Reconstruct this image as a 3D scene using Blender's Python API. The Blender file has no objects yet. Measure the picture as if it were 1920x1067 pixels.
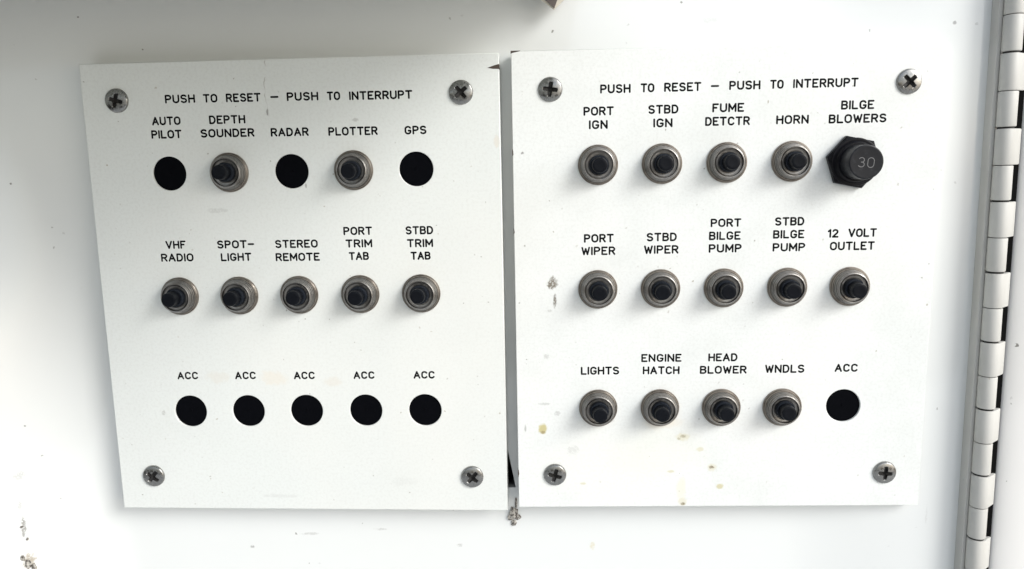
import bpy, bmesh, math, random
from mathutils import Vector, Matrix
random.seed(7)
PI = math.pi
SC = bpy.context.scene
COL = SC.collection
MM = 0.001
Z0 = 1.20            # height above the deck of the point on the panels straight across from the camera
WALL = -9.5          # mm: the gelcoat surface, measured outwards from the face of the panels (0)

# ------------------------------------------------------------------ camera
R = ((0.99898067, 0.01179463, 0.04357191),
     (-0.01844344, 0.98766341, 0.15550188),
     (-0.04120029, -0.15614699, 0.98687418))
def to_world(v): return Vector((v[0], -v[2], v[1]))      # (right, up, out) -> world
cam_data = bpy.data.cameras.new('camera')
cam = bpy.data.objects.new('camera', cam_data); COL.objects.link(cam)
cols = [to_world((R[0][i], R[1][i], R[2][i])) for i in range(3)]
m = Matrix((cols[0], cols[1], cols[2])).transposed().to_4x4()
m.translation = Vector((0, -0.290, Z0))
cam.matrix_world = m
cam_data.sensor_width = 36; cam_data.lens = 27.09
cam_data.clip_start = 0.01; cam_data.clip_end = 200
SC.camera = cam

# ------------------------------------------------------------------ daylight
SUN_AZ, SUN_EL = math.radians(52), math.radians(30)       # azimuth: degrees to the right of straight out of the wall
SC.world = bpy.data.worlds.new('World'); SC.world.use_nodes = True
wt = SC.world.node_tree; bg = wt.nodes['Background']
sky = wt.nodes.new('ShaderNodeTexSky'); sky.sky_type = 'NISHITA'; sky.sun_disc = False
sky.sun_elevation = SUN_EL; sky.air_density = 1.0; sky.dust_density = 1.6; sky.ozone_density = 1.0
hs = wt.nodes.new('ShaderNodeHueSaturation'); hs.inputs['Saturation'].default_value = 0.46
wt.links.new(sky.outputs[0], hs.inputs['Color']); wt.links.new(hs.outputs[0], bg.inputs['Color'])
bg.inputs['Strength'].default_value = 0.145
sdir = Vector((math.sin(SUN_AZ)*math.cos(SUN_EL), -math.cos(SUN_AZ)*math.cos(SUN_EL), math.sin(SUN_EL)))
sky.sun_rotation = math.atan2(sdir.x, sdir.y)
sl = bpy.data.lights.new('sun', 'SUN'); sl.energy = 1.6; sl.angle = math.radians(24); sl.color = (1.0, 0.998, 0.98)
so = bpy.data.objects.new('sun', sl); COL.objects.link(so)
so.rotation_euler = sdir.to_track_quat('Z', 'Y').to_euler(); so.location = (1, -2, 3)
SC.view_settings.view_transform = 'Standard'; SC.view_settings.look = 'None'
SC.view_settings.gamma = 1.0; SC.view_settings.exposure = 0.46
SC.cycles.max_bounces = 10

# ------------------------------------------------------------------ materials
def new_mat(name, color, rough=0.5, metal=0.0, **kw):
    mt = bpy.data.materials.new(name); mt.use_nodes = True
    b = mt.node_tree.nodes['Principled BSDF']
    b.inputs['Base Color'].default_value = (*color, 1)
    b.inputs['Roughness'].default_value = rough; b.inputs['Metallic'].default_value = metal
    for k, v in kw.items(): b.inputs[k.replace('_', ' ')].default_value = v
    return mt
class NT:
    def __init__(s, mt):
        s.t = mt.node_tree; s.b = s.t.nodes['Principled BSDF']
        s.co = s.t.nodes.new('ShaderNodeTexCoord').outputs['Object']
        s.col = None
    def n(s, kind, **kw):
        nd = s.t.nodes.new(kind)
        for k, v in kw.items(): setattr(nd, k, v)
        return nd
    def link(s, a, b): s.t.links.new(a, b)
    def mapped(s, scale):
        mp = s.n('ShaderNodeMapping'); s.link(s.co, mp.inputs['Vector']); mp.inputs['Scale'].default_value = scale
        return mp.outputs[0]
    def noise(s, scale, detail=3, rough=.5, vec=None, dist=0):
        nz = s.n('ShaderNodeTexNoise'); s.link(vec or s.co, nz.inputs['Vector'])
        nz.inputs['Scale'].default_value = scale; nz.inputs['Detail'].default_value = detail
        nz.inputs['Roughness'].default_value = rough; nz.inputs['Distortion'].default_value = dist
        return nz.outputs[0]
    def ramp(s, src, a, b, lo=0., hi=1.):
        r = s.n('ShaderNodeMapRange', interpolation_type='SMOOTHSTEP'); s.link(src, r.inputs[0])
        for i, v in enumerate((a, b, lo, hi)): r.inputs[i+1].default_value = v
        return r.outputs[0]
    def math(s, op, a, b=None):
        q = s.n('ShaderNodeMath', operation=op)
        for i, v in enumerate((a, b)):
            if v is None: continue
            if isinstance(v, (int, float)): q.inputs[i].default_value = v
            else: s.link(v, q.inputs[i])
        return q.outputs[0]
    def tint(s, fac, color, first=None):
        mx = s.n('ShaderNodeMix', data_type='RGBA')
        s.link(fac, mx.inputs[0])
        if s.col is None: mx.inputs[6].default_value = (*first, 1)
        else: s.link(s.col, mx.inputs[6])
        mx.inputs[7].default_value = (*color, 1)
        s.col = mx.outputs[2]; s.link(s.col, s.b.inputs['Base Color'])
    def bump(s, h, strength, dist, prev=None):
        bp = s.n('ShaderNodeBump'); s.link(h, bp.inputs['Height'])
        bp.inputs['Strength'].default_value = strength; bp.inputs['Distance'].default_value = dist
        if prev: s.link(prev, bp.inputs['Normal'])
        s.link(bp.outputs[0], s.b.inputs['Normal']); return bp.outputs[0]
    def spot(s, x, z, rx, rz, color, amt, wob=0.5):
        """one stain with a shape of its own; object coordinates in metres, x right, z up"""
        mp = s.n('ShaderNodeMapping'); s.link(s.co, mp.inputs['Vector'])
        mp.inputs['Location'].default_value = (-x/rx, 0, -z/rz)
        mp.inputs['Scale'].default_value = (1000/rx, 0, 1000/rz)
        ln = s.n('ShaderNodeVectorMath', operation='LENGTH'); s.link(mp.outputs[0], ln.inputs[0])
        d = s.math('ADD', ln.outputs['Value'], s.math('MULTIPLY', s.noise(2600/(rx+rz), 4, .65), wob*2))
        f = s.ramp(d, 1.0+wob, 0.45+wob, 0, amt)
        if wob >= .8: f = s.math('MULTIPLY', f, s.ramp(s.noise(1300, 4, .7), .36, .50))
        s.tint(f, color)

def specks(nt, scale, thr, color, amt, gate_scale=22, gate=.5):
    wn = nt.n('ShaderNodeTexNoise'); nt.link(nt.co, wn.inputs['Vector']); wn.inputs['Scale'].default_value = scale*3; wn.inputs['Detail'].default_value = 3
    wv = nt.n('ShaderNodeVectorMath', operation='SCALE'); nt.link(wn.outputs['Color'], wv.inputs[0]); wv.inputs['Scale'].default_value = .42/scale
    wa = nt.n('ShaderNodeVectorMath', operation='ADD'); nt.link(nt.co, wa.inputs[0]); nt.link(wv.outputs[0], wa.inputs[1])
    vo = nt.n('ShaderNodeTexVoronoi'); nt.link(wa.outputs[0], vo.inputs['Vector']); vo.inputs['Scale'].default_value = scale
    vo.inputs['Randomness'].default_value = 1
    dot = nt.ramp(vo.outputs['Distance'], thr, thr*.5, 0, 1)
    sep = nt.n('ShaderNodeSeparateColor'); nt.link(vo.outputs['Color'], sep.inputs[0])
    keep = nt.ramp(sep.outputs[0], .86, .99, 0, 1)
    g = nt.ramp(nt.noise(gate_scale, 2), gate-.05, gate+.12, 0, amt)
    nt.tint(nt.math('MULTIPLY', nt.math('MULTIPLY', dot, keep), g), color)

PLATE_C = (0.79, 0.80, 0.775)
def plate_material(name, spots, cracks=(), PLATE_C=(.780, .80, .785)):
    mt = new_mat(name, PLATE_C, .42); nt = NT(mt)
    nt.tint(nt.ramp(nt.noise(26, 4, .6), .42, .75, 0, .8), (.705, .730, .708), PLATE_C)
    nt.tint(nt.ramp(nt.noise(950, 3, .6), .42, .68, 0, .16), (.50, .50, .47))
    nt.tint(nt.ramp(nt.noise(160, 5, .75, nt.mapped((1, 1, 1.8))), .60, .74, 0, .16), (.55, .54, .50))
    nt.tint(nt.ramp(nt.noise(9, 3, .5), .45, .75, 0, .35), (.79, .77, .72))
    specks(nt, 420, .17, (.24, .22, .18), .7, 22, .46)
    specks(nt, 230, .12, (.36, .32, .25), .8, 15, .44)
    for sp in spots: nt.spot(*sp)
    for x, z0, z1, w, wander in cracks:
        # hairline: |x - x0 + wobble| < w between z0 and z1
        se = nt.n('ShaderNodeSeparateXYZ'); nt.link(nt.co, se.inputs[0])
        off = nt.math('MULTIPLY', nt.math('SUBTRACT', nt.noise(60, 5, .6), .5), wander*MM)
        d = nt.math('ABSOLUTE', nt.math('ADD', nt.math('SUBTRACT', se.outputs[0], x*MM), off))
        f = nt.ramp(d, w*MM, w*.3*MM, 0, .55)
        g = nt.math('MULTIPLY', nt.ramp(se.outputs[2], (z0-1)*MM, (z0+1)*MM), nt.ramp(se.outputs[2], (z1+1)*MM, (z1-1)*MM))
        br = nt.ramp(nt.noise(240, 2), .4, .62)
        nt.tint(nt.math('MULTIPLY', nt.math('MULTIPLY', f, g), br), (.30, .28, .25))
    h = nt.noise(2600, 3, .6); n1 = nt.bump(h, .25, .00006)
    nt.bump(nt.noise(420, 2, .5, nt.mapped((.35, 1, 2.2))), .22, .00015, n1)
    r = nt.ramp(nt.noise(35, 3), .3, .7, .36, .52); nt.link(r, nt.b.inputs['Roughness'])
    return mt
YEL, TAN, GRY, DRK = (.55, .49, .24), (.66, .58, .47), (.42, .42, .40), (.12, .11, .10)
M = {}
M['plate_left'] = plate_material('plate_paint_worn',
    [(-130, -81.5, 6, 3.0, TAN, .22, .7), (-107.5, -82, 7, 3.6, (.74, .66, .54), .36, .7), (-84, -83.5, 5, 2.6, TAN, .25, .7), (-125, -15.8, 5, 1.2, GRY, .32, .8),
     (-150, -49, 5, 5, (.66, .69, .68), .35), (-58, -125, 6, 2.4, GRY, .12, .9), (-103, 20.5, .5, 1.5, DRK, .6), (-119, -11.5, 9, 4, (.72, .73, .71), .3),
     (-153, -96, .9, 1.3, GRY, .6, .8), (-146.5, -99, .8, .5, DRK, .6), (-108, -131, 9, 1.0, GRY, .2, 1.0), (-70, 17, 1.4, .9, GRY, .6, .7), (-17.5, 8, 1.3, 3, TAN, .4),
     (-90, -7, .5, 1.1, DRK, .5)],
    [(-102.8, 18, 39.6, .28, 7)], (.722, .748, .728))
M['plate_right'] = plate_material('plate_paint_stained',
    [(-1.8, -103.2, 2.1, 2.6, YEL, .95), (-1.7, -104.6, 1.3, .8, (.36, .30, .16), .9), (43.7, -95.2, 10.5, 10, TAN, .30), (19.9, -97, 9, 8, TAN, .14), (52.7, -106.7, 3.4, 2.0, (.66, .62, .42), .6, .6), (53.0, -106.4, 1.5, .8, (.30, .25, .12), .9, .9), (51.2, -107.4, .8, .6, (.35, .30, .16), .8, .9), (59.4, -111.7, 1.8, 1.2, YEL, .5), (64.3, -119.2, 2.4, 1.9, (.64, .60, .44), .6, .6), (64.1, -119.0, 1.2, .9, (.26, .22, .15), .95, .9),
     (67.5, -127, 1.8, 1.4, YEL, .7), (53.0, -133.4, 2.2, 2.2, (.66, .62, .46), .6, .6), (53.2, -134.3, 1.2, .8, (.24, .20, .12), .95, .9), (52.5, -128, 2.5, 6, (.76, .74, .58), .5), (48.3, -120.8, 1.8, .7, YEL, .6),
     (44, -112, 24, 14, (.79, .78, .68), .30), (20, -119, 30, 20, (.80, .79, .73), .3), (21, -100, 7, 1.2, GRY, .28, 1.0), (45, -101, 9, 3, (.77, .72, .62), .5),
     (2.5, -45.5, 2.3, 3.0, (.20, .175, .14), 1.0, .9), (3.4, -52.5, .8, 3.2, (.20, .18, .15), .95, 1.0), (1.3, -56, 1.2, .7, GRY, .5, .9), (10, -112, 3, 2.2, GRY, .32, 1.0),
     (-1, -93, 2.6, .7, GRY, .5, 1.0), (4, -97, 1.6, 1.2, GRY, .5, 1.0), (0, -74, 1.5, 1.2, GRY, .5, 1.), (-8.6, -103, .5, 1.9, GRY, .8, .5), (-8, 3.6, .8, .6, DRK, .7, .8),
     (14, -125.8, 1.6, .6, YEL, .5)])

def gelcoat(name, color=(.757, .775, .765), spots=()):
    mt = new_mat(name, color, .2, **{'Coat_Weight': 1.0, 'Coat_Roughness': .05}); nt = NT(mt)
    nt.tint(nt.ramp(nt.noise(7, 4, .55), .45, .8, 0, .35), (.745, .755, .735), color)
    specks(nt, 210, .13, (.16, .15, .13), .85, 11, .40)
    specks(nt, 90, .05, (.10, .09, .08), .9, 7, .44)
    for sp in spots: nt.spot(*sp)
    n1 = nt.bump(nt.noise(14, 2, .4), .30, .0012)
    nt.bump(nt.noise(1500, 3), .12, .00004, n1)
    return mt
M['gelcoat'] = gelcoat('white_gelcoat', spots=[(-213, -121, 2.6, 2.2, GRY, .45, .9), (-213.5, -143.5, 1.0, 6, (.2, .19, .17), .75, 1.1), (-213, -157.5, 2.4, 4, (.38, .32, .24), .8, .9),
    (-214, -133, 1, 3, GRY, .5, 1.), (-100, -152, 5, .7, GRY, .5, 1.0), (-70, -150, 4, .6, GRY, .5, 1.), (-125, -158, 1.2, .8, DRK, .6, 1.), (-37, -157, 1.5, .8, GRY, .6, 1.), (18, -157, 1.4, 2.2, (.66, .62, .46), .7, .8), (150, -141, .5, 5, GRY, .2, .8), (62, 51, 4, 1.5, GRY, .22, 1.), (148, 47, .8, .8, DRK, .6, .5)])
M['door_gelcoat'] = gelcoat('door_gelcoat', (.78, .77, .745))
M['bounce_deck'] = new_mat('bounce_deck_pale', (.62, .62, .60), .6)  # added unseen floor, reflects light upwards
M['shade_slab'] = new_mat('shade_slab_grey', (.42, .43, .385), .5)  # added unseen slab that shades the upper left
M['cavity'] = new_mat('dark_cavity', (.012, .012, .013), .8)
M['gap_shade'] = new_mat('gap_shade_black', (.005, .005, .005), .8, Specular_IOR_Level=.04)  # black standing in for the deep shade of the hinge gap
M['ink'] = new_mat('black_engraving_paint', (.005, .005, .006), .6, Specular_IOR_Level=.08)
M['white_ink'] = new_mat('worn_white_print', (.17, .17, .17), .6)

def metal(name, c, rough, grime, pits=.2):
    mt = new_mat(name, c, rough, 1.0); nt = NT(mt)
    nt.tint(nt.ramp(nt.noise(260, 4, .55), .45, .72, 0, .8), grime, c)
    nt.tint(nt.ramp(nt.noise(1500, 3, .6), .60, .72, 0, pits), (.10, .09, .08))
    nt.link(nt.ramp(nt.noise(700, 3), .3, .7, rough-.08, rough+.16), nt.b.inputs['Roughness'])
    nt.bump(nt.noise(1200, 2), .15, .00004)
    return mt
M['nickel'] = metal('tarnished_nickel', (.29, .262, .23), .36, (.17, .14, .12))
M['bushing'] = metal('dull_threaded_metal', (.29, .28, .265), .38, (.18, .165, .15))
M['steel'] = metal('stainless_steel', (.30, .30, .29), .25, (.22, .215, .21), 0)
def plastic(name, c, rough, dust, spec=.13):
    mt = new_mat(name, c, rough, Specular_IOR_Level=spec); nt = NT(mt)
    nt.tint(nt.ramp(nt.noise(500, 5, .7), .48, .78, 0, .55), dust, c)
    nt.bump(nt.noise(1600, 3, .6), .3, .00007)
    return mt
M['plunger'] = plastic('black_plunger_plastic', (.004, .005, .0075), .34, (.009, .011, .014))
M['skirt'] = plastic('black_rubber_skirt', (.012, .015, .021), .34, (.038, .042, .05))
M['plug'] = plastic('matt_black_plug', (.0025, .0028, .004), .6, (.004, .004, .006), .02)
M['hex'] = plastic('black_hex_plastic', (.006, .006, .008), .34, (.016, .017, .020))
M['cap'] = plastic('scuffed_black_cap', (.008, .009, .012), .36, (.034, .036, .042), .25)
M['slot'] = new_mat('slot_black', (.012, .011, .010), .7)  # black used inside the screw recesses and on the hinge core
def hinge_paint():
    mt = new_mat('painted_hinge', (.53, .525, .495), .5); nt = NT(mt)
    nt.tint(nt.ramp(nt.noise(130, 3, .6, nt.mapped((1, 1, .3))), .4, .75, 0, .6), (.45, .44, .405), (.53, .525, .495))
    specks(nt, 260, .13, (.25, .22, .18), .8, 40, .5)
    nt.bump(nt.noise(500, 3, .5, nt.mapped((1, 1, .25))), .2, .0001)
    return mt
M['hinge'] = hinge_paint()
M['tag_brown'] = new_mat('brown_tag_cloth', (.12, .10, .092), .8)
M['tag_edge'] = new_mat('pale_tag_edge', (.62, .58, .50), .7)
def crud():
    mt = new_mat('grey_crud', (.30, .28, .25), .8); nt = NT(mt)
    nt.tint(nt.ramp(nt.noise(900, 4, .7), .42, .58), (.08, .07, .06), (.46, .44, .40)); return mt
M['crud'] = crud()
M['chip'] = new_mat('dark_chip', (.06, .045, .035), .8)

# ------------------------------------------------------------------ helpers
def P(x, z, o=0.0): return Vector((x*MM, -o*MM, z*MM))      # mm: right, up, out of the wall -> local metres
def finish(name, me, mats, parent=None, loc=None, smooth=None):
    o = bpy.data.objects.new(name, me); COL.objects.link(o)
    for q in (mats if isinstance(mats, (list, tuple)) else [mats]):
        if len(me.materials) < len(mats if isinstance(mats, (list, tuple)) else [mats]): me.materials.append(q)
    if parent: o.parent = parent
    if loc is not None: o.location = loc
    if smooth is not None:
        for p in me.polygons: p.use_smooth = smooth
    return o
def from_bm(name, bm, mats, parent=None, loc=None, smooth=None):
    bmesh.ops.recalc_face_normals(bm, faces=bm.faces)
    me = bpy.data.meshes.new(name); bm.to_mesh(me); bm.free()
    return finish(name, me, mats, parent, loc, smooth)
def sharpen(o, deg=35):
    me = o.data; bm = bmesh.new(); bm.from_mesh(me)
    for e in bm.edges:
        if len(e.link_faces) == 2 and e.calc_face_angle(0) > math.radians(deg): e.smooth = False
    for f in bm.faces: f.smooth = True
    bm.to_mesh(me); bm.free()
def thing(name, label, cat, loc=(0, 0, Z0)):
    o = bpy.data.objects.new(name, None); COL.objects.link(o); o.location = loc
    o.empty_display_size = .02; o['label'] = label; o['category'] = cat
    return o
def tag(o, label=None, cat=None, kind=None, group=None):
    for k, v in (('label', label), ('category', cat), ('kind', kind), ('group', group)):
        if v: o[k] = v
    return o
def lathe(bm, prof, seg=56, knurl=None, mat=0, phase=0):
    """profile (radius, out) in mm, spun about the out axis; knurl(i, ang)->radius factor"""
    rings = []
    for i, (r, o) in enumerate(prof):
        if r < 1e-6: rings.append([bm.verts.new(P(0, 0, o))]); continue
        ring = []
        for k in range(seg):
            a = 2*PI*k/seg + phase
            rr = r*(knurl(i, a) if knurl else 1)
            ring.append(bm.verts.new(P(rr*math.cos(a), rr*math.sin(a), o)))
        rings.append(ring)
    for a, b in zip(rings, rings[1:]):
        if len(a) == 1 and len(b) == 1: continue
        for k in range(seg):
            k2 = (k+1) % seg
            if len(a) == 1: f = bm.faces.new((a[0], b[k], b[k2]))
            elif len(b) == 1: f = bm.faces.new((a[k], b[0], a[k2]))
            else: f = bm.faces.new((a[k], b[k], b[k2], a[k2]))
            f.material_index = mat
def sheet(name, outer, holes, o_back, o_front, bevel, mat, parent=None):
    """flat plate with real round or polygonal holes and softly broken edges (mm)"""
    cu = bpy.data.curves.new(name, 'CURVE'); cu.dimensions = '2D'; cu.fill_mode = 'BOTH'
    cu.extrude = (o_front-o_back)/2 - bevel; cu.bevel_depth = bevel; cu.bevel_resolution = 1; cu.offset = -bevel
    def loop(pts):
        s = cu.splines.new('POLY'); s.points.add(len(pts)-1)
        for p, (x, y) in zip(s.points, pts): p.co = (x, y, 0, 1)
        s.use_cyclic_u = True
    loop(outer)
    for h in holes:
        if len(h) == 3:
            cx, cy, r = h; loop([(cx+(r+bevel)*math.cos(-2*PI*k/64), cy+(r+bevel)*math.sin(-2*PI*k/64)) for k in range(64)])
        else: loop(h)
    tmp = bpy.data.objects.new('tmp', cu); COL.objects.link(tmp)
    dg = bpy.context.evaluated_depsgraph_get(); dg.update()
    me = bpy.data.meshes.new_from_object(tmp.evaluated_get(dg)); bpy.data.objects.remove(tmp); bpy.data.curves.remove(cu)
    mid = (o_front+o_back)/2
    for v in me.vertices: v.co = P(v.co.x, v.co.y, v.co.z+mid)
    me.materials.clear()
    return finish(name, me, mat, parent)
def box(bm, x0, x1, z0, z1, o0, o1, bev=0):
    vs = [bm.verts.new(P(x, z, o)) for x in (x0, x1) for z in (z0, z1) for o in (o0, o1)]
    fs = [(0, 1, 3, 2), (4, 6, 7, 5), (0, 4, 5, 1), (2, 3, 7, 6), (0, 2, 6, 4), (1, 5, 7, 3)]
    ff = [bm.faces.new([vs[i] for i in f]) for f in fs]
    if bev:
        es = list({e for f in ff for e in f.edges})
        bmesh.ops.bevel(bm, geom=es, offset=bev*MM, segments=2, affect='EDGES', profile=.5)

# ------------------------------------------------------------------ the setting
wall = sheet('wall', [(-166, -380), (95, -380), (95, 330), (-166, 330)],
             [[(-95, -62), (-95, -131.6), (-13.2, -131.6), (-16.2, -115.5), (-26, -62)]], WALL-9, WALL, .04, M['gelcoat'])
# further left an added cove turns towards the sun to brighten the surface, nearer the panel lower down
bm = bmesh.new(); bm.from_mesh(wall.data)
xs_ = [-165.96-k*2.5 for k in range(12)]+[-195.96-k*1.8 for k in range(24)]+[-239.2-k*5 for k in range(38)]
zs_ = [-340+k*6 for k in range(110)]
LINE = [(-900, -172), (-400, -172), (-130, -173), (-65, -180), (-5, -200), (45, -224), (400, -300), (900, -400)]
def lead(z): return sum(lead0(z+dz) for dz in range(-40, 41, 10))/9
def lead0(z):
    for (a, xa), (b, xb) in zip(LINE, LINE[1:]):
        if z <= b: t = (z-a)/(b-a); return xa+(xb-xa)*t
def cove(x, z):
    d = max(0., lead(z)-x)
    o = .0085*d*d if d < 36 else .0085*1296+.612*(d-36)
    return WALL+o
gr = [[bm.verts.new(P(x, z, cove(x, z))) for z in zs_] for x in xs_]
for a, b in zip(gr, gr[1:]):
    for k in range(len(zs_)-1): bm.faces.new((a[k], b[k], b[k+1], a[k+1])).smooth = True
# to the right it swells gently until it is nearly flush with the hinge
def swell(x): t = max(0., min(1., (x-96)/62)); return WALL+5.2*t*t*(3-2*t)
xr_ = [94.96+k*2.27 for k in range(33)]
gr = [[bm.verts.new(P(x, z, swell(x))) for z in (-380, 330)] for x in xr_]
gr.append([bm.verts.new(P(xr_[-1], z, WALL-12)) for z in (-380, 330)])
for q, (a, b) in enumerate(zip(gr, gr[1:])): bm.faces.new((a[0], b[0], b[1], a[1])).smooth = q < 32
bmesh.ops.recalc_face_normals(bm, faces=bm.faces)
bm.to_mesh(wall.data); bm.free()
wall.location = (0, 0, Z0); tag(wall, 'white glossy gelcoat surface behind both breaker panels', kind='structure')
bm = bmesh.new(); box(bm, -120, 10, -150, -40, WALL-60, WALL-9.2)
for f in list(bm.faces):
    if f.normal.y < -.9 or all(abs(v.co.y-(-(WALL-9.2))*MM) < 1e-6 for v in f.verts): bm.faces.remove(f)
cav = from_bm('cavity', bm, M['cavity']); cav.location = (0, 0, Z0); tag(cav, 'dark cut-out behind the left panel', kind='structure')

# door beyond the hinge: a slab whose near edge is rolled back to the hinge
bm = bmesh.new()
prof = [(171.4, -22), (171.4, -1.5)] + [(171.4+14*(1-math.cos(t)), -1.5+4.4*math.sin(t)) for t in [PI/2*k/14 for k in range(1, 15)]] + [(340, 2.9), (340, -22)]
a = [bm.verts.new(P(x, -380, o)) for x, o in prof]; b = [bm.verts.new(P(x, 330, o)) for x, o in prof]
for i in range(len(prof)):
    j = (i+1) % len(prof); bm.faces.new((a[i], a[j], b[j], b[i]))
bm.faces.new(a[::-1]); bm.faces.new(b)
door = from_bm('door', bm, M['door_gelcoat']); sharpen(door, 40); door.location = (0, 0, Z0)
tag(door, 'white gelcoat door edge right of the hinge', kind='structure')
bm = bmesh.new(); box(bm, 169.0, 171.3, -378, 328, -20, .9)  # black strip and backing put in as the shade of the gap
box(bm, 165.5, 171.9, -378, 328, -22, -20.2)
gap_shade = from_bm('gap_shade', bm, M['gap_shade']); gap_shade.location = (0, 0, Z0)
tag(gap_shade, 'black strip standing in for the shade in the gap behind the hinge', kind='structure')

# added out of frame: a pale floor to bounce light up, a slab to shade the upper left
bm = bmesh.new(); box(bm, -2500, 2500, -Z0*1000-60, -Z0*1000, -500, 4000)
bounce_deck = from_bm('bounce_deck', bm, M['bounce_deck']); bounce_deck.location = (0, 0, Z0); tag(bounce_deck, 'unseen pale surface added below the panels to bounce light up', kind='structure')
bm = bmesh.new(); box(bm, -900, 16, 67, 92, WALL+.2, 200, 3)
oh = from_bm('shade_slab', bm, M['shade_slab']); oh.location = (0, 0, Z0); tag(oh, 'unseen slab added above the left panel to shade it', kind='structure')

# ------------------------------------------------------------------ stroke lettering (single-line engraver's capitals, 6 units high)
def arc(cx, cy, rx, ry, a0, a1, n=7):
    return [(cx+rx*math.cos(math.radians(a0+(a1-a0)*k/n)), cy+ry*math.sin(math.radians(a0+(a1-a0)*k/n))) for k in range(n+1)]
G = {
 'A': (4.3, [[(0, 0), (2.15, 6), (4.3, 0)], [(.75, 2), (3.55, 2)]]),
 'B': (3.7, [[(0, 0), (0, 6)], [(0, 6)]+arc(2.2, 4.6, 1.3, 1.4, 90, -90)+[(0, 3.2)], [(0, 3.2)]+arc(2.2, 1.6, 1.5, 1.6, 90, -90)+[(0, 0)]]),
 'C': (4.0, [arc(2.1, 4.1, 1.95, 1.9, 25, 180)+arc(2.1, 1.9, 1.95, 1.9, 180, 335)]),
 'D': (3.8, [[(0, 0), (0, 6), (1.7, 6)]+arc(1.7, 3, 2.1, 3, 90, -90, 10)+[(0, 0)]]),
 'E': (3.4, [[(3.4, 6), (0, 6), (0, 0), (3.4, 0)], [(0, 3.1), (2.4, 3.1)]]),
 'F': (3.3, [[(3.3, 6), (0, 6), (0, 0)], [(0, 3.1), (2.3, 3.1)]]),
 'G': (4.1, [arc(2.1, 4.1, 1.95, 1.9, 25, 180)+arc(2.1, 1.9, 1.95, 1.9, 180, 360)+[(4.05, 2.6), (2.5, 2.6)]]),
 'H': (3.9, [[(0, 0), (0, 6)], [(3.9, 0), (3.9, 6)], [(0, 3.1), (3.9, 3.1)]]),
 'I': (0.0, [[(0, 0), (0, 6)]]),
 'L': (3.3, [[(0, 6), (0, 0), (3.3, 0)]]),
 'M': (4.6, [[(0, 0), (0, 6), (2.3, 1.6), (4.6, 6), (4.6, 0)]]),
 'N': (3.9, [[(0, 0), (0, 6), (3.9, 0), (3.9, 6)]]),
 'O': (4.1, [arc(2.05, 3.9, 2.05, 2.1, 0, 180, 9)+arc(2.05, 2.1, 2.05, 2.1, 180, 360, 9)+[(4.1, 3.9)]]),
 'P': (3.6, [[(0, 0), (0, 6)], [(0, 6)]+arc(2.0, 4.4, 1.6, 1.6, 90, -90)+[(0, 2.8)]]),
 'R': (3.7, [[(0, 0), (0, 6)], [(0, 6)]+arc(2.1, 4.45, 1.55, 1.55, 90, -90)+[(0, 2.9)], [(1.9, 2.9), (3.7, 0)]]),
 'S': (3.8, [arc(1.9, 4.55, 1.8, 1.45, 30, 270, 9)+arc(1.9, 1.55, 1.85, 1.55, 90, -150, 9)]),
 'T': (4.0, [[(0, 6), (4, 6)], [(2, 6), (2, 0)]]),
 'U': (3.9, [[(0, 6)]+arc(1.95, 1.95, 1.95, 1.95, 180, 360, 9)+[(3.9, 6)]]),
 'V': (4.2, [[(0, 6), (2.1, 0), (4.2, 6)]]),
 'W': (5.2, [[(0, 6), (1.3, 0), (2.6, 5), (3.9, 0), (5.2, 6)]]),
 '-': (3.6, [[(0, 3), (3.6, 3)]]),
 '0': (3.6, [arc(1.8, 4.2, 1.8, 1.8, 0, 180, 9)+arc(1.8, 1.8, 1.8, 1.8, 180, 360, 9)+[(3.6, 4.2)]]),
 '1': (1.3, [[(0, 4.8), (1.3, 6), (1.3, 0)]]),
 '2': (3.6, [arc(1.8, 4.3, 1.7, 1.7, 160, -25, 8)+[(0, 0), (3.6, 0)]]),
 '3': (3.6, [arc(1.8, 4.5, 1.6, 1.5, 150, -90, 8), arc(1.8, 1.6, 1.8, 1.6, 90, -150, 9)]),
}
def capsule(bm, a, b, r, o, rise):
    """a single pen stroke: round-ended, very slightly domed"""
    d = Vector((b[0]-a[0], b[1]-a[1])); L = d.length; ang = math.atan2(d.y, d.x) if L > 1e-6 else 0
    out = []; inn = []
    for c, s in ((b, -PI/2), (a, PI/2)):
        for k in range(6):
            t = ang+s+PI*k/5
            out.append(bm.verts.new(P(c[0]+r*math.cos(t), c[1]+r*math.sin(t), o+.004)))
            inn.append(bm.verts.new(P(c[0]+r*.55*math.cos(t), c[1]+r*.55*math.sin(t), o+rise)))
    n = len(out)
    for i in range(n): bm.faces.new((out[i], out[(i+1) % n], inn[(i+1) % n], inn[i]))
    bm.faces.new(inn)
def write(bm, word, x0, x1, zb, h, pen=.338, o=0.0, gap=2.0):
    tot = sum(G[c][0] for c in word)+gap*(len(word)-1)
    k = (x1-x0-2*pen)/max(tot, .01); kz = (h-2*pen)/6; x = x0+pen
    for c in word:
        w, lines = G[c]
        for ln in lines:
            pts = [(x+px*k+random.uniform(-.012, .012), zb+pen+pz*kz) for px, pz in ln]
            for q, (a, b) in enumerate(zip(pts, pts[1:])): capsule(bm, a, b, pen*random.uniform(.96, 1.04), o, .030+.0022*(q % 5))
        x += (w+gap)*k

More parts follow.
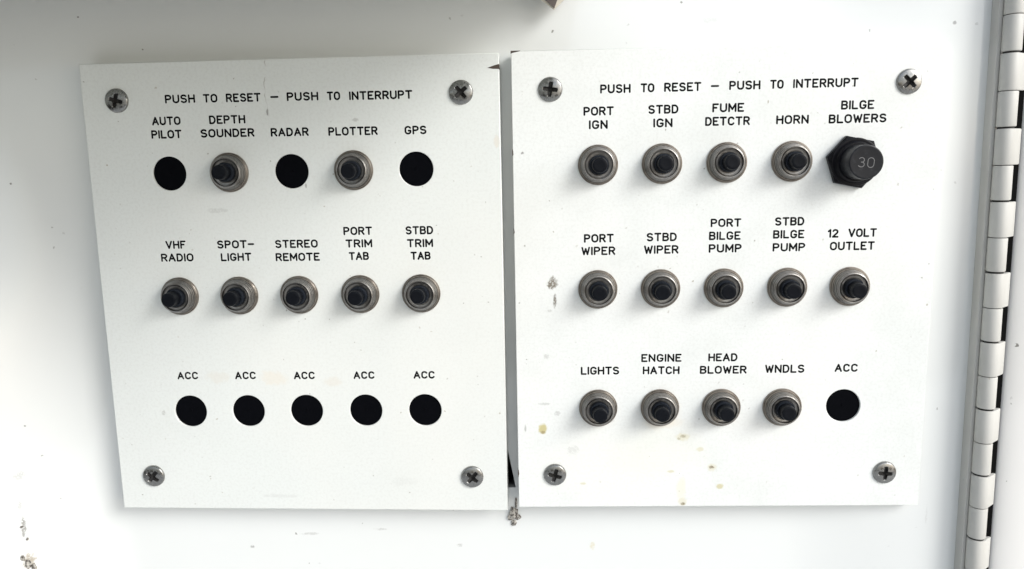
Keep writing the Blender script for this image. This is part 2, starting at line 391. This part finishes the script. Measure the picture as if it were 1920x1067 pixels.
# ------------------------------------------------------------------ prototypes of the pieces
def breaker_meshes():
    out = {}
    # dress nut: flange and rounded shoulder
    bm = bmesh.new()
    def steps(radii, o, h):
        pr = []
        for r in radii:
            pr += [(r-.03, o), (r+.01, o+h*.35), (r-.02, o+h*.58), (r-.12, o+h*.72), (r-.24, o+h*.74), (r-.33, o+h*.62)]; o += h*.78
        return pr, o
    pr, o = steps((7.42, 6.94), -.1, 1.1)
    lathe(bm, [(7.3, -.4)]+pr+[(6.3, o-.3), (5.3, o-.3), (5.3, -.4)], 64)
    out['nut'] = bm
    # threaded bushing: thread crests, then a lip and a flat ring that turns into the bore
    bm = bmesh.new()
    pr, o = steps((6.50, 6.20, 5.90), o-.6, 1.25)
    pr = [(5.2, .2)]+pr+[(5.6, o-.1), (5.68, o+.2), (5.6, o+.36), (5.4, o+.46), (5.2, o+.42), (5.08, o+.25), (5.04, o-.9), (4.72, o-.95), (4.70, o+.02), (4.62, o+.12), (4.50, o+.10), (4.44, o-.08), (3.95, o-.16), (3.90, o-.9), (3.2, o-1.0)]
    lathe(bm, pr, 64); out['bushing'] = bm; top = o+.5
    # rubber skirt
    bm = bmesh.new()
    lathe(bm, [(3.62, top-1.9), (3.60, top-.35), (3.60, top+.25), (3.56, top+.5), (3.36, top+.76), (2.5, top+.80), (2.5, top-1.9)], 48)
    out['skirt'] = bm
    # plunger
    bm = bmesh.new(); t2 = 9.4
    lathe(bm, [(2.88, top-.5), (2.86, top+.9), (2.76, t2-.35), (2.66, t2-.12), (2.42, t2), (1.6, t2-.05), (0, t2-.08)], 48)
    out['plunger'] = bm
    return out
def to_mesh(bm, name, mat, deg=38):
    bmesh.ops.recalc_face_normals(bm, faces=bm.faces)
    for e in bm.edges:
        if len(e.link_faces) == 2 and e.calc_face_angle(0) > math.radians(deg): e.smooth = False
    for f in bm.faces: f.smooth = True
    me = bpy.data.meshes.new(name); bm.to_mesh(me); bm.free()
    for q in (mat if isinstance(mat, (list, tuple)) else [mat]): me.materials.append(q)
    return me
BM = breaker_meshes()
ME = {'nut': to_mesh(BM['nut'], 'nut', M['nickel'], 30), 'bushing': to_mesh(BM['bushing'], 'bushing', M['bushing'], 30),
      'skirt': to_mesh(BM['skirt'], 'skirt', M['skirt']), 'plunger': to_mesh(BM['plunger'], 'plunger', M['plunger'])}
# blanking plug: dished black disc with a tiny moulding nub
bm = bmesh.new()
lathe(bm, [(6.45, -2.6), (6.45, -.75), (6.2, -.65), (4.5, -.71), (.55, -.77), (.4, -.57), (0, -.51)], 48)
ME['hole_plug'] = to_mesh(bm, 'hole_plug', M['plug'])

def screw_mesh():
    """oval head with a cut Phillips recess: polar height field"""
    bm = bmesh.new(); RAD, NS, NR = 4.55, 96, 34
    def height(x, y):
        r = math.hypot(x, y)
        dome = 1.35*math.sqrt(max(0, 1-(r/5.15)**2))-.05
        if r > RAD-.45: dome -= ((r-(RAD-.45))/.45)**2*.75
        d = 0
        for (u, v) in ((abs(x), abs(y)), (abs(y), abs(x))):
            half = .80-.12*u/2.6
            if u < 2.75:
                k = min(1, max(0, (half-v)/.14)); e = min(1, max(0, (2.75-u)/.25))
                d = max(d, min(k, e)*(1.7-.45*u))
        dd = 1.15-(abs(x)+abs(y))         # the centre widens to a square well
        if dd > 0: d = max(d, min(1, dd/.2)*1.8)
        return dome-d, d
    rings = []
    for i in range(NR+1):
        r = RAD*(i/NR)**.9
        if i == 0: rings.append([bm.verts.new(P(0, 0, height(0, 0)[0]))]); continue
        rings.append([bm.verts.new(P(r*math.cos(2*PI*k/NS), r*math.sin(2*PI*k/NS), height(r*math.cos(2*PI*k/NS), r*math.sin(2*PI*k/NS))[0])) for k in range(NS)])
    base = [bm.verts.new(P(RAD*math.cos(2*PI*k/NS)*.985, RAD*math.sin(2*PI*k/NS)*.985, -1.2)) for k in range(NS)]
    rings.append(base)
    for a, b in zip(rings, rings[1:]):
        for k in range(NS):
            k2 = (k+1) % NS
            f = bm.faces.new((a[0], b[k], b[k2])) if len(a) == 1 else bm.faces.new((a[k], b[k], b[k2], a[k2]))
            c = f.calc_center_median(); hh, d = height(c.x*1000, c.z*1000)
            if d > .35: f.material_index = 1
    return to_mesh(bm, 'screw', [M['steel'], M['slot']], 50)
ME['screw'] = screw_mesh()

def piece(name, me, parent, x, z, o=0, roll=0, tilt=(0, 0)):
    ob = bpy.data.objects.new(name, me); COL.objects.link(ob); ob.parent = parent
    ob.location = P(x, z, o); ob.rotation_euler = (tilt[0], roll, tilt[1]); return ob
def reset_button(parent, x, z):
    t = bpy.data.objects.new('reset_button', None); COL.objects.link(t); t.empty_display_size = .005
    t.parent = parent; t.location = P(x, z, 0)
    t.rotation_euler = (0, random.uniform(0, 2*PI), 0)
    tl = (random.uniform(-.035, .035), random.uniform(-.035, .035)); dz = random.uniform(-.35, .25)
    piece('nut', ME['nut'], t, 0, 0); piece('bushing', ME['bushing'], t, 0, 0, random.uniform(-.15, .15))
    piece('skirt', ME['skirt'], t, 0, 0, 0, 0, tl); piece('plunger', ME['plunger'], t, 0, 0, dz, 0, tl)
    return t

# ------------------------------------------------------------------ the two breaker panels
def panel(label, corners, holes_r, mat, pieces, screws, texts):
    root = thing('breaker_panel', label, 'control panel')
    holes = [(x, z, 6.2) for kind, x, z in pieces if kind == 'plug'] + [(x, z, 5.0) for kind, x, z in pieces if kind != 'plug'] + [(x, z, 2.4) for x, z, _ in screws]
    sheet('plate', corners, holes, -8.4, 0, .22, mat, root)
    for kind, x, z in pieces:
        if kind == 'plug': piece('hole_plug', ME['hole_plug'], root, x, z, 0, random.uniform(0, 6))
        elif kind == 'button': reset_button(root, x, z)
    for x, z, roll in screws: piece('screw', ME['screw'], root, x, z, 0, math.radians(roll), (random.uniform(-.03, .03), random.uniform(-.03, .03)))
    for words, lines in texts:
        b = bmesh.new()
        for (w, x0, x1, zb, h) in lines: write(b, w, x0, x1, zb, h)
        t = from_bm('lettering', b, M['ink'], root)
        t['label'] = 'black capitals reading ' + words
    return root

LX = [-142.2, -118.9, -95.3, -71.6, -47.9]
left_pieces = [('plug', -142.2, -1.5), ('button', -119.0, -1.5), ('plug', -95.2, -1.5), ('button', -71.5, -1.5), ('plug', -47.9, -1.5)]
left_pieces += [('button', x, -48.7) for x in (-142.1, -118.6, -95.1, -71.3, -47.7)]
left_pieces += [('plug', x, -95.3) for x in (-141.9, -118.5, -95.1, -71.4, -47.9)]
right_pieces = [('button', x, -1.2) for x in (19.9, 43.4, 67.0, 90.6)] + [('hex', 112.4, -1.9)]
right_pieces += [('button', x, -47.9) for x in (19.8, 43.4, 67.0, 90.6, 113.7)]
right_pieces += [('button', x, -94.7) for x in (19.9, 43.7, 67.2, 90.4)] + [('plug', 113.6, -94.3)]
TL = [
 ('PUSH TO RESET - PUSH TO INTERRUPT', [("PUSH", -141.5, -130.0, 24.43, 3.2), ("TO", -127.0, -121.5, 24.40, 3.2), ("RESET", -118.3, -105.1, 24.38, 3.2), ("-", -101.5, -98.4, 24.35, 3.2),
   ("PUSH", -95.3, -83.4, 24.32, 3.2), ("TO", -80.2, -75.2, 24.25, 3.2), ("INTERRUPT", -71.9, -48.3, 24.15, 3.2)]),
 ('AUTO PILOT', [("AUTO", -147.2, -136.2, 16.49, 3.2), ("PILOT", -147.9, -136.2, 11.55, 3.2)]),
 ('DEPTH SOUNDER', [("DEPTH", -125.3, -111.5, 16.52, 3.2), ("SOUNDER", -129.0, -108.4, 11.58, 3.2)]),
 ('RADAR', [("RADAR", -102.2, -87.8, 11.46, 3.2)]), ('PLOTTER', [("PLOTTER", -80.4, -61.8, 11.31, 3.2)]), ('GPS', [("GPS", -51.8, -43.5, 11.22, 3.2)]),
 ('VHF RADIO', [("VHF", -146.2, -138.2, -30.26, 3.2), ("RADIO", -148.4, -135.6, -35.21, 3.2)]),
 ('SPOT-LIGHT', [("SPOT-", -126.0, -111.5, -30.42, 3.2), ("LIGHT", -124.9, -112.9, -35.31, 3.2)]),
 ('STEREO REMOTE', [("STEREO", -103.4, -86.8, -30.55, 3.2), ("REMOTE", -103.5, -86.3, -35.60, 3.2)]),
 ('PORT TRIM TAB', [("PORT", -76.7, -65.6, -25.95, 3.2), ("TRIM", -76.1, -65.8, -30.74, 3.2), ("TAB", -75.1, -67.3, -35.55, 3.15)]),
 ('STBD TRIM TAB', [("STBD", -52.9, -42.3, -26.06, 3.2), ("TRIM", -52.5, -42.5, -30.95, 3.2), ("TAB", -51.3, -43.6, -35.75, 3.15)]),
] + [('ACC', [("ACC", a, a+8.4, z, 3.1)]) for a, z in ((-146.1, -82.2), (-122.9, -82.3), (-99.4, -82.45), (-75.7, -82.5), (-52.0, -82.55))]
TR = [
 ('PUSH TO RESET - PUSH TO INTERRUPT', [("PUSH", 20.7, 31.8, 24.5, 3.25), ("TO", 35.4, 40.4, 24.55, 3.25), ("RESET", 43.9, 57.3, 24.6, 3.25), ("-", 60.7, 63.7, 24.65, 3.25),
   ("PUSH", 67.3, 78.5, 24.72, 3.25), ("TO", 81.9, 86.8, 24.76, 3.25), ("INTERRUPT", 90.1, 113.3, 24.85, 3.25)]),
 ('PORT IGN', [("PORT", 14.6, 25.7, 16.65, 3.25), ("IGN", 16.6, 23.5, 11.8, 3.25)]),
 ('STBD IGN', [("STBD", 38.2, 49.2, 16.8, 3.25), ("IGN", 40.1, 47.1, 11.94, 3.25)]),
 ('FUME DETCTR', [("FUME", 61.4, 72.9, 16.89, 3.25), ("DETCTR", 58.9, 75.1, 12.1, 3.25)]),
 ('HORN', [("HORN", 84.5, 96.2, 12.17, 3.25)]),
 ('BILGE BLOWERS', [("BILGE", 107.5, 119.3, 16.92, 3.25), ("BLOWERS", 103.3, 123.9, 12.07, 3.25)]),
 ('PORT WIPER', [("PORT", 14.6, 25.8, -30.11, 3.25), ("WIPER", 13.6, 26.4, -34.88, 3.25)]),
 ('STBD WIPER', [("STBD", 38.0, 49.3, -29.98, 3.25), ("WIPER", 37.1, 50.0, -34.70, 3.25)]),
 ('PORT BILGE PUMP', [("PORT", 61.7, 73.0, -24.97, 3.2), ("BILGE", 61.2, 72.9, -29.81, 3.22), ("PUMP", 61.2, 73.4, -34.56, 3.25)]),
 ('STBD BILGE PUMP', [("STBD", 85.3, 96.1, -24.81, 3.2), ("BILGE", 84.8, 96.3, -29.59, 3.2), ("PUMP", 84.8, 96.8, -34.44, 3.2)]),
 ('12 VOLT OUTLET', [("12", 104.8, 108.8, -29.55, 3.25), ("VOLT", 112.3, 122.7, -29.45, 3.25), ("OUTLET", 105.8, 122.2, -34.29, 3.25)]),
 ('LIGHTS', [("LIGHTS", 13.2, 28.0, -81.44, 3.25)]), ('ENGINE HATCH', [("ENGINE", 36.4, 51.8, -76.52, 3.2), ("HATCH", 37.0, 51.1, -81.42, 3.2)]),
 ('HEAD BLOWER', [("HEAD", 61.9, 73.0, -76.47, 3.2), ("BLOWER", 58.8, 76.6, -81.37, 3.2)]),
 ('WNDLS', [("WNDLS", 83.5, 98.4, -81.2, 3.3)]), ('ACC', [("ACC", 109.7, 118.4, -80.95, 3.2)]),
]
left = panel('left white breaker panel with RADAR, GPS and VHF RADIO labels and eight black plugs',
    [(-173.2, 39.5), (-173.1, -136.2), (-16.2, -137.1), (-16.1, 39.8)], 0, M['plate_left'], left_pieces,
    [(-159.9, 25.9, 16), (-30.3, 26.1, 50), (-159.4, -122.4, 38), (-30.0, -122.9, 42)], TL)
right = panel('right white breaker panel with BILGE BLOWERS hex breaker and thirteen push buttons',
    [(-11.6, 40.3), (-11.7, -135.8), (144.3, -134.8), (143.9, 40.0)], 0, M['plate_right'], right_pieces,
    [(2.5, 26.4, 8), (131.0, 26.3, 47), (2.8, -122.1, 16), (130.6, -121.3, 4)], TR)

# the large black breaker marked 30
hx = bpy.data.objects.new('hex_breaker', None); COL.objects.link(hx); hx.parent = right; hx.location = P(112.4, -1.9, 0)
hx['label'] = 'large black hexagonal breaker marked 30 under BILGE BLOWERS'
bm = bmesh.new(); ph = math.radians(-12)
HR = 9.95
lathe(bm, [(HR-.35, 0), (HR, .3), (HR, 2.1), (HR-.5, 2.6), (8.4, 2.75), (7.2, 2.75)], 6, phase=ph)
o = from_bm('hex_nut', bm, M['hex'], hx); sharpen(o, 20)
bm = bmesh.new()
lathe(bm, [(8.7, 2.6), (8.75, 2.95), (8.5, 3.3), (8.1, 3.4), (7.6, 3.3), (7.3, 3.5), (7.1, 4.4), (6.75, 4.8), (5.6, 4.85), (5.6, 2.6)], 64)
o = from_bm('collar', bm, M['hex'], hx); sharpen(o, 38)
bm = bmesh.new()
lathe(bm, [(6.15, 4.2), (6.1, 8), (6.0, 12.3), (5.9, 12.65), (5.65, 12.8), (5.4, 12.78), (0, 12.74)], 64)
capo = from_bm('cap', bm, M['cap'], hx); sharpen(capo, 38)
bm = bmesh.new()
write(bm, '3', -2.9, -.55, -1.9, 3.5, .12, 12.78, 1.6); write(bm, '0', .35, 2.75, -1.9, 3.6, .12, 12.78, 1.6)
o = from_bm('lettering', bm, M['white_ink'], capo); o.rotation_euler = (0, math.radians(4), 0); o['label'] = 'worn white figures reading 30'

# ------------------------------------------------------------------ piano hinge
hinge = thing('piano_hinge', 'white painted piano hinge running down beside the right panel', 'hinge', P(165.15, 0, 0)+Vector((0, 0, Z0)))
hinge.rotation_euler = (0, math.radians(-0.42), 0)
door.rotation_euler = gap_shade.rotation_euler = hinge.rotation_euler      # leans a little to the right at the foot
KR, KO = 3.2, 2.0
def knuckle(z1, z0, kind):
    bm = bmesh.new(); N = 28
    g = .62 if kind == 'A' else .16
    zb, zt = z0+g, z1-.05
    def prof(s):
        r = KR-s
        if kind == 'A': return [(r*math.cos(t), KO+r*math.sin(t)) for t in [2*PI*k/N for k in range(N)]]
        t0 = math.radians(50); L = 5.2                       # the barrel runs on, tangent, into its leaf
        pts = [(r*math.cos(t0)+math.sin(t0)*(L-s), KO+r*math.sin(t0)-math.cos(t0)*(L-s))]
        pts += [(r*math.cos(t), KO+r*math.sin(t)) for t in [t0+(2*PI-2*t0+.6)*k/(N-3) for k in range(N-2)]]
        pts.append((pts[0][0]-.5, pts[0][1]-1.1)); return pts
    levels = [(zb, .45), (zb+.12, .12), (zb+.4, 0), (zt-.3, 0), (zt-.08, .1), (zt, .4)]
    rings = [[bm.verts.new(P(x, z, o)) for x, o in prof(s)] for z, s in levels]
    for a, b in zip(rings, rings[1:]):
        for k in range(N): bm.faces.new((a[k], a[(k+1) % N], b[(k+1) % N], b[k]))
    bm.faces.new(rings[0]); bm.faces.new(rings[-1])
    o = from_bm('knuckle', bm, M['hinge'], hinge); sharpen(o, 40); return o
z = 48.0+13.02*5; kind = 'B'; n = 0
while z > -230:
    knuckle(z, z-13.02, kind); z -= 13.02; kind = 'A' if kind == 'B' else 'B'
bm = bmesh.new(); lathe(bm, [(2.65, -1), (2.65, 1)], 20)
for v in bm.verts: v.co = Vector((v.co.x, v.co.z-KO*MM, (-(v.co.y)*1000)*.172-.055))
from_bm('shade_pin', bm, M['slot'], hinge, smooth=True)  # oversized black core put in to shade the gaps between knuckles
bm = bmesh.new(); box(bm, -4.3, -2.75, -232, 112, WALL+.3, .5, .3)
from_bm('leaf', bm, M['hinge'], hinge)

# ------------------------------------------------------------------ small things
# brown tag whose corner dips into the frame
tg = thing('tag', 'brown tag with pale edges, its pointed corner hanging into the top of the picture', 'tag', P(4.35, 55.2, -2)+Vector((0, 0, Z0)))
bm = bmesh.new()
def tri_sheet(bm, pts, o0, o1):
    a = [bm.verts.new(P(x, z, o0)) for x, z in pts]; b = [bm.verts.new(P(x, z, o1)) for x, z in pts]
    bm.faces.new(a[::-1]); bm.faces.new(b)
    for i in range(len(pts)): j = (i+1) % len(pts); bm.faces.new((a[i], a[j], b[j], b[i]))
tri_sheet(bm, [(0, 0), (3, 8), (4, 22), (-10, 20), (-9, 8.2)], 0, .5)
from_bm('face', bm, M['tag_brown'], tg)
bm = bmesh.new()
tri_sheet(bm, [(-.1, -.5), (10, 9), (8, 24), (-14, 24), (-12.5, 9.0)], -.7, -.08)
from_bm('backing', bm, M['tag_edge'], tg)

def lump(name, pts, mat, label, cat, r, seed):
    """a crumb of stuck dirt: displaced little mound"""
    rnd = random.Random(seed); bm = bmesh.new()
    for (x, z, o, rx, rz, ro) in pts:
        mtx = Matrix.Translation(P(x, z, o)) @ Matrix.Diagonal((rx*MM, ro*MM, rz*MM, 1))
        res = bmesh.ops.create_icosphere(bm, subdivisions=2, radius=1, matrix=mtx)
        for v in res['verts']:
            c = P(x, z, o); v.co = c+(v.co-c)*rnd.uniform(.62, 1.25)
    ob = from_bm(name, bm, mat); ob.location = (0, 0, Z0); tag(ob, label, cat); return ob
lump('dirt_crumb', [(-14.3, -142.5, WALL+.6, 1.7, 2.6, 1.2), (-15.6, -144.6, WALL+.4, 1.4, 1.2, .9), (-12.6, -144.4, WALL+.4, 1.5, 1.1, .8), (-14.1, -147, WALL+.4, 1.3, 1.3, .8), (-13.2, -138.5, WALL+.3, .5, 2.6, .5)],
     M['crud'], 'grey crud stuck on the gelcoat at the bottom of the gap between the panels', 'dirt', 2, 3)
lump('dirt_crumb', [(x, z, cove(x, z)+.3, a, b, .7) for x, z, a, b in ((-213.2, -158.8, 1.4, 2.2), (-214.6, -155.6, .8, 1.3), (-211.6, -160.4, 1.2, 1.6), (-212.6, -148.0, .5, .6), (-213.9, -142.3, .6, .4))],
     M['crud'], 'brownish dirt crumb on the gelcoat in the bottom left corner', 'dirt', 2, 5)
# the chip in the edge of the left panel
bm = bmesh.new()
tri_sheet(bm, [(-16.0, 35.9), (-17.6, 35.5), (-20.4, 34.6), (-18.3, 34.2), (-16.0, 34.1)], -.02, .05)
tri_sheet(bm, [(-15.98, 35.8), (-16.12, 35.85), (-16.12, 34.0), (-15.98, 34.1)], -2.2, .02)
for k, (pts, o0) in enumerate((([(-11.75, 40.4), (-11.75, 39.3), (-11.2, 39.6), (-8.6, 40.15), (-8.2, 40.42)], -.6), ([(-11.75, 5.2), (-11.75, 2.6), (-11.35, 3.0), (-11.45, 4.4)], -.5),
                  ([(-11.8, -24.2), (-11.8, -26.6), (-11.4, -25.8)], -.5), ([(-11.8, -119.5), (-11.8, -123.4), (-11.3, -121.8), (-11.45, -120.4)], -.5))):
    c2 = bmesh.new(); tri_sheet(c2, pts, o0, .04)
    c2 = from_bm('chip', c2, M['chip'], right)
    if k == 0: c2['label'] = 'dark chip along the upper left corner'
c = from_bm('chip', bm, M['chip'], left); c['label'] = 'dark chip in the edge near the upper right screw'
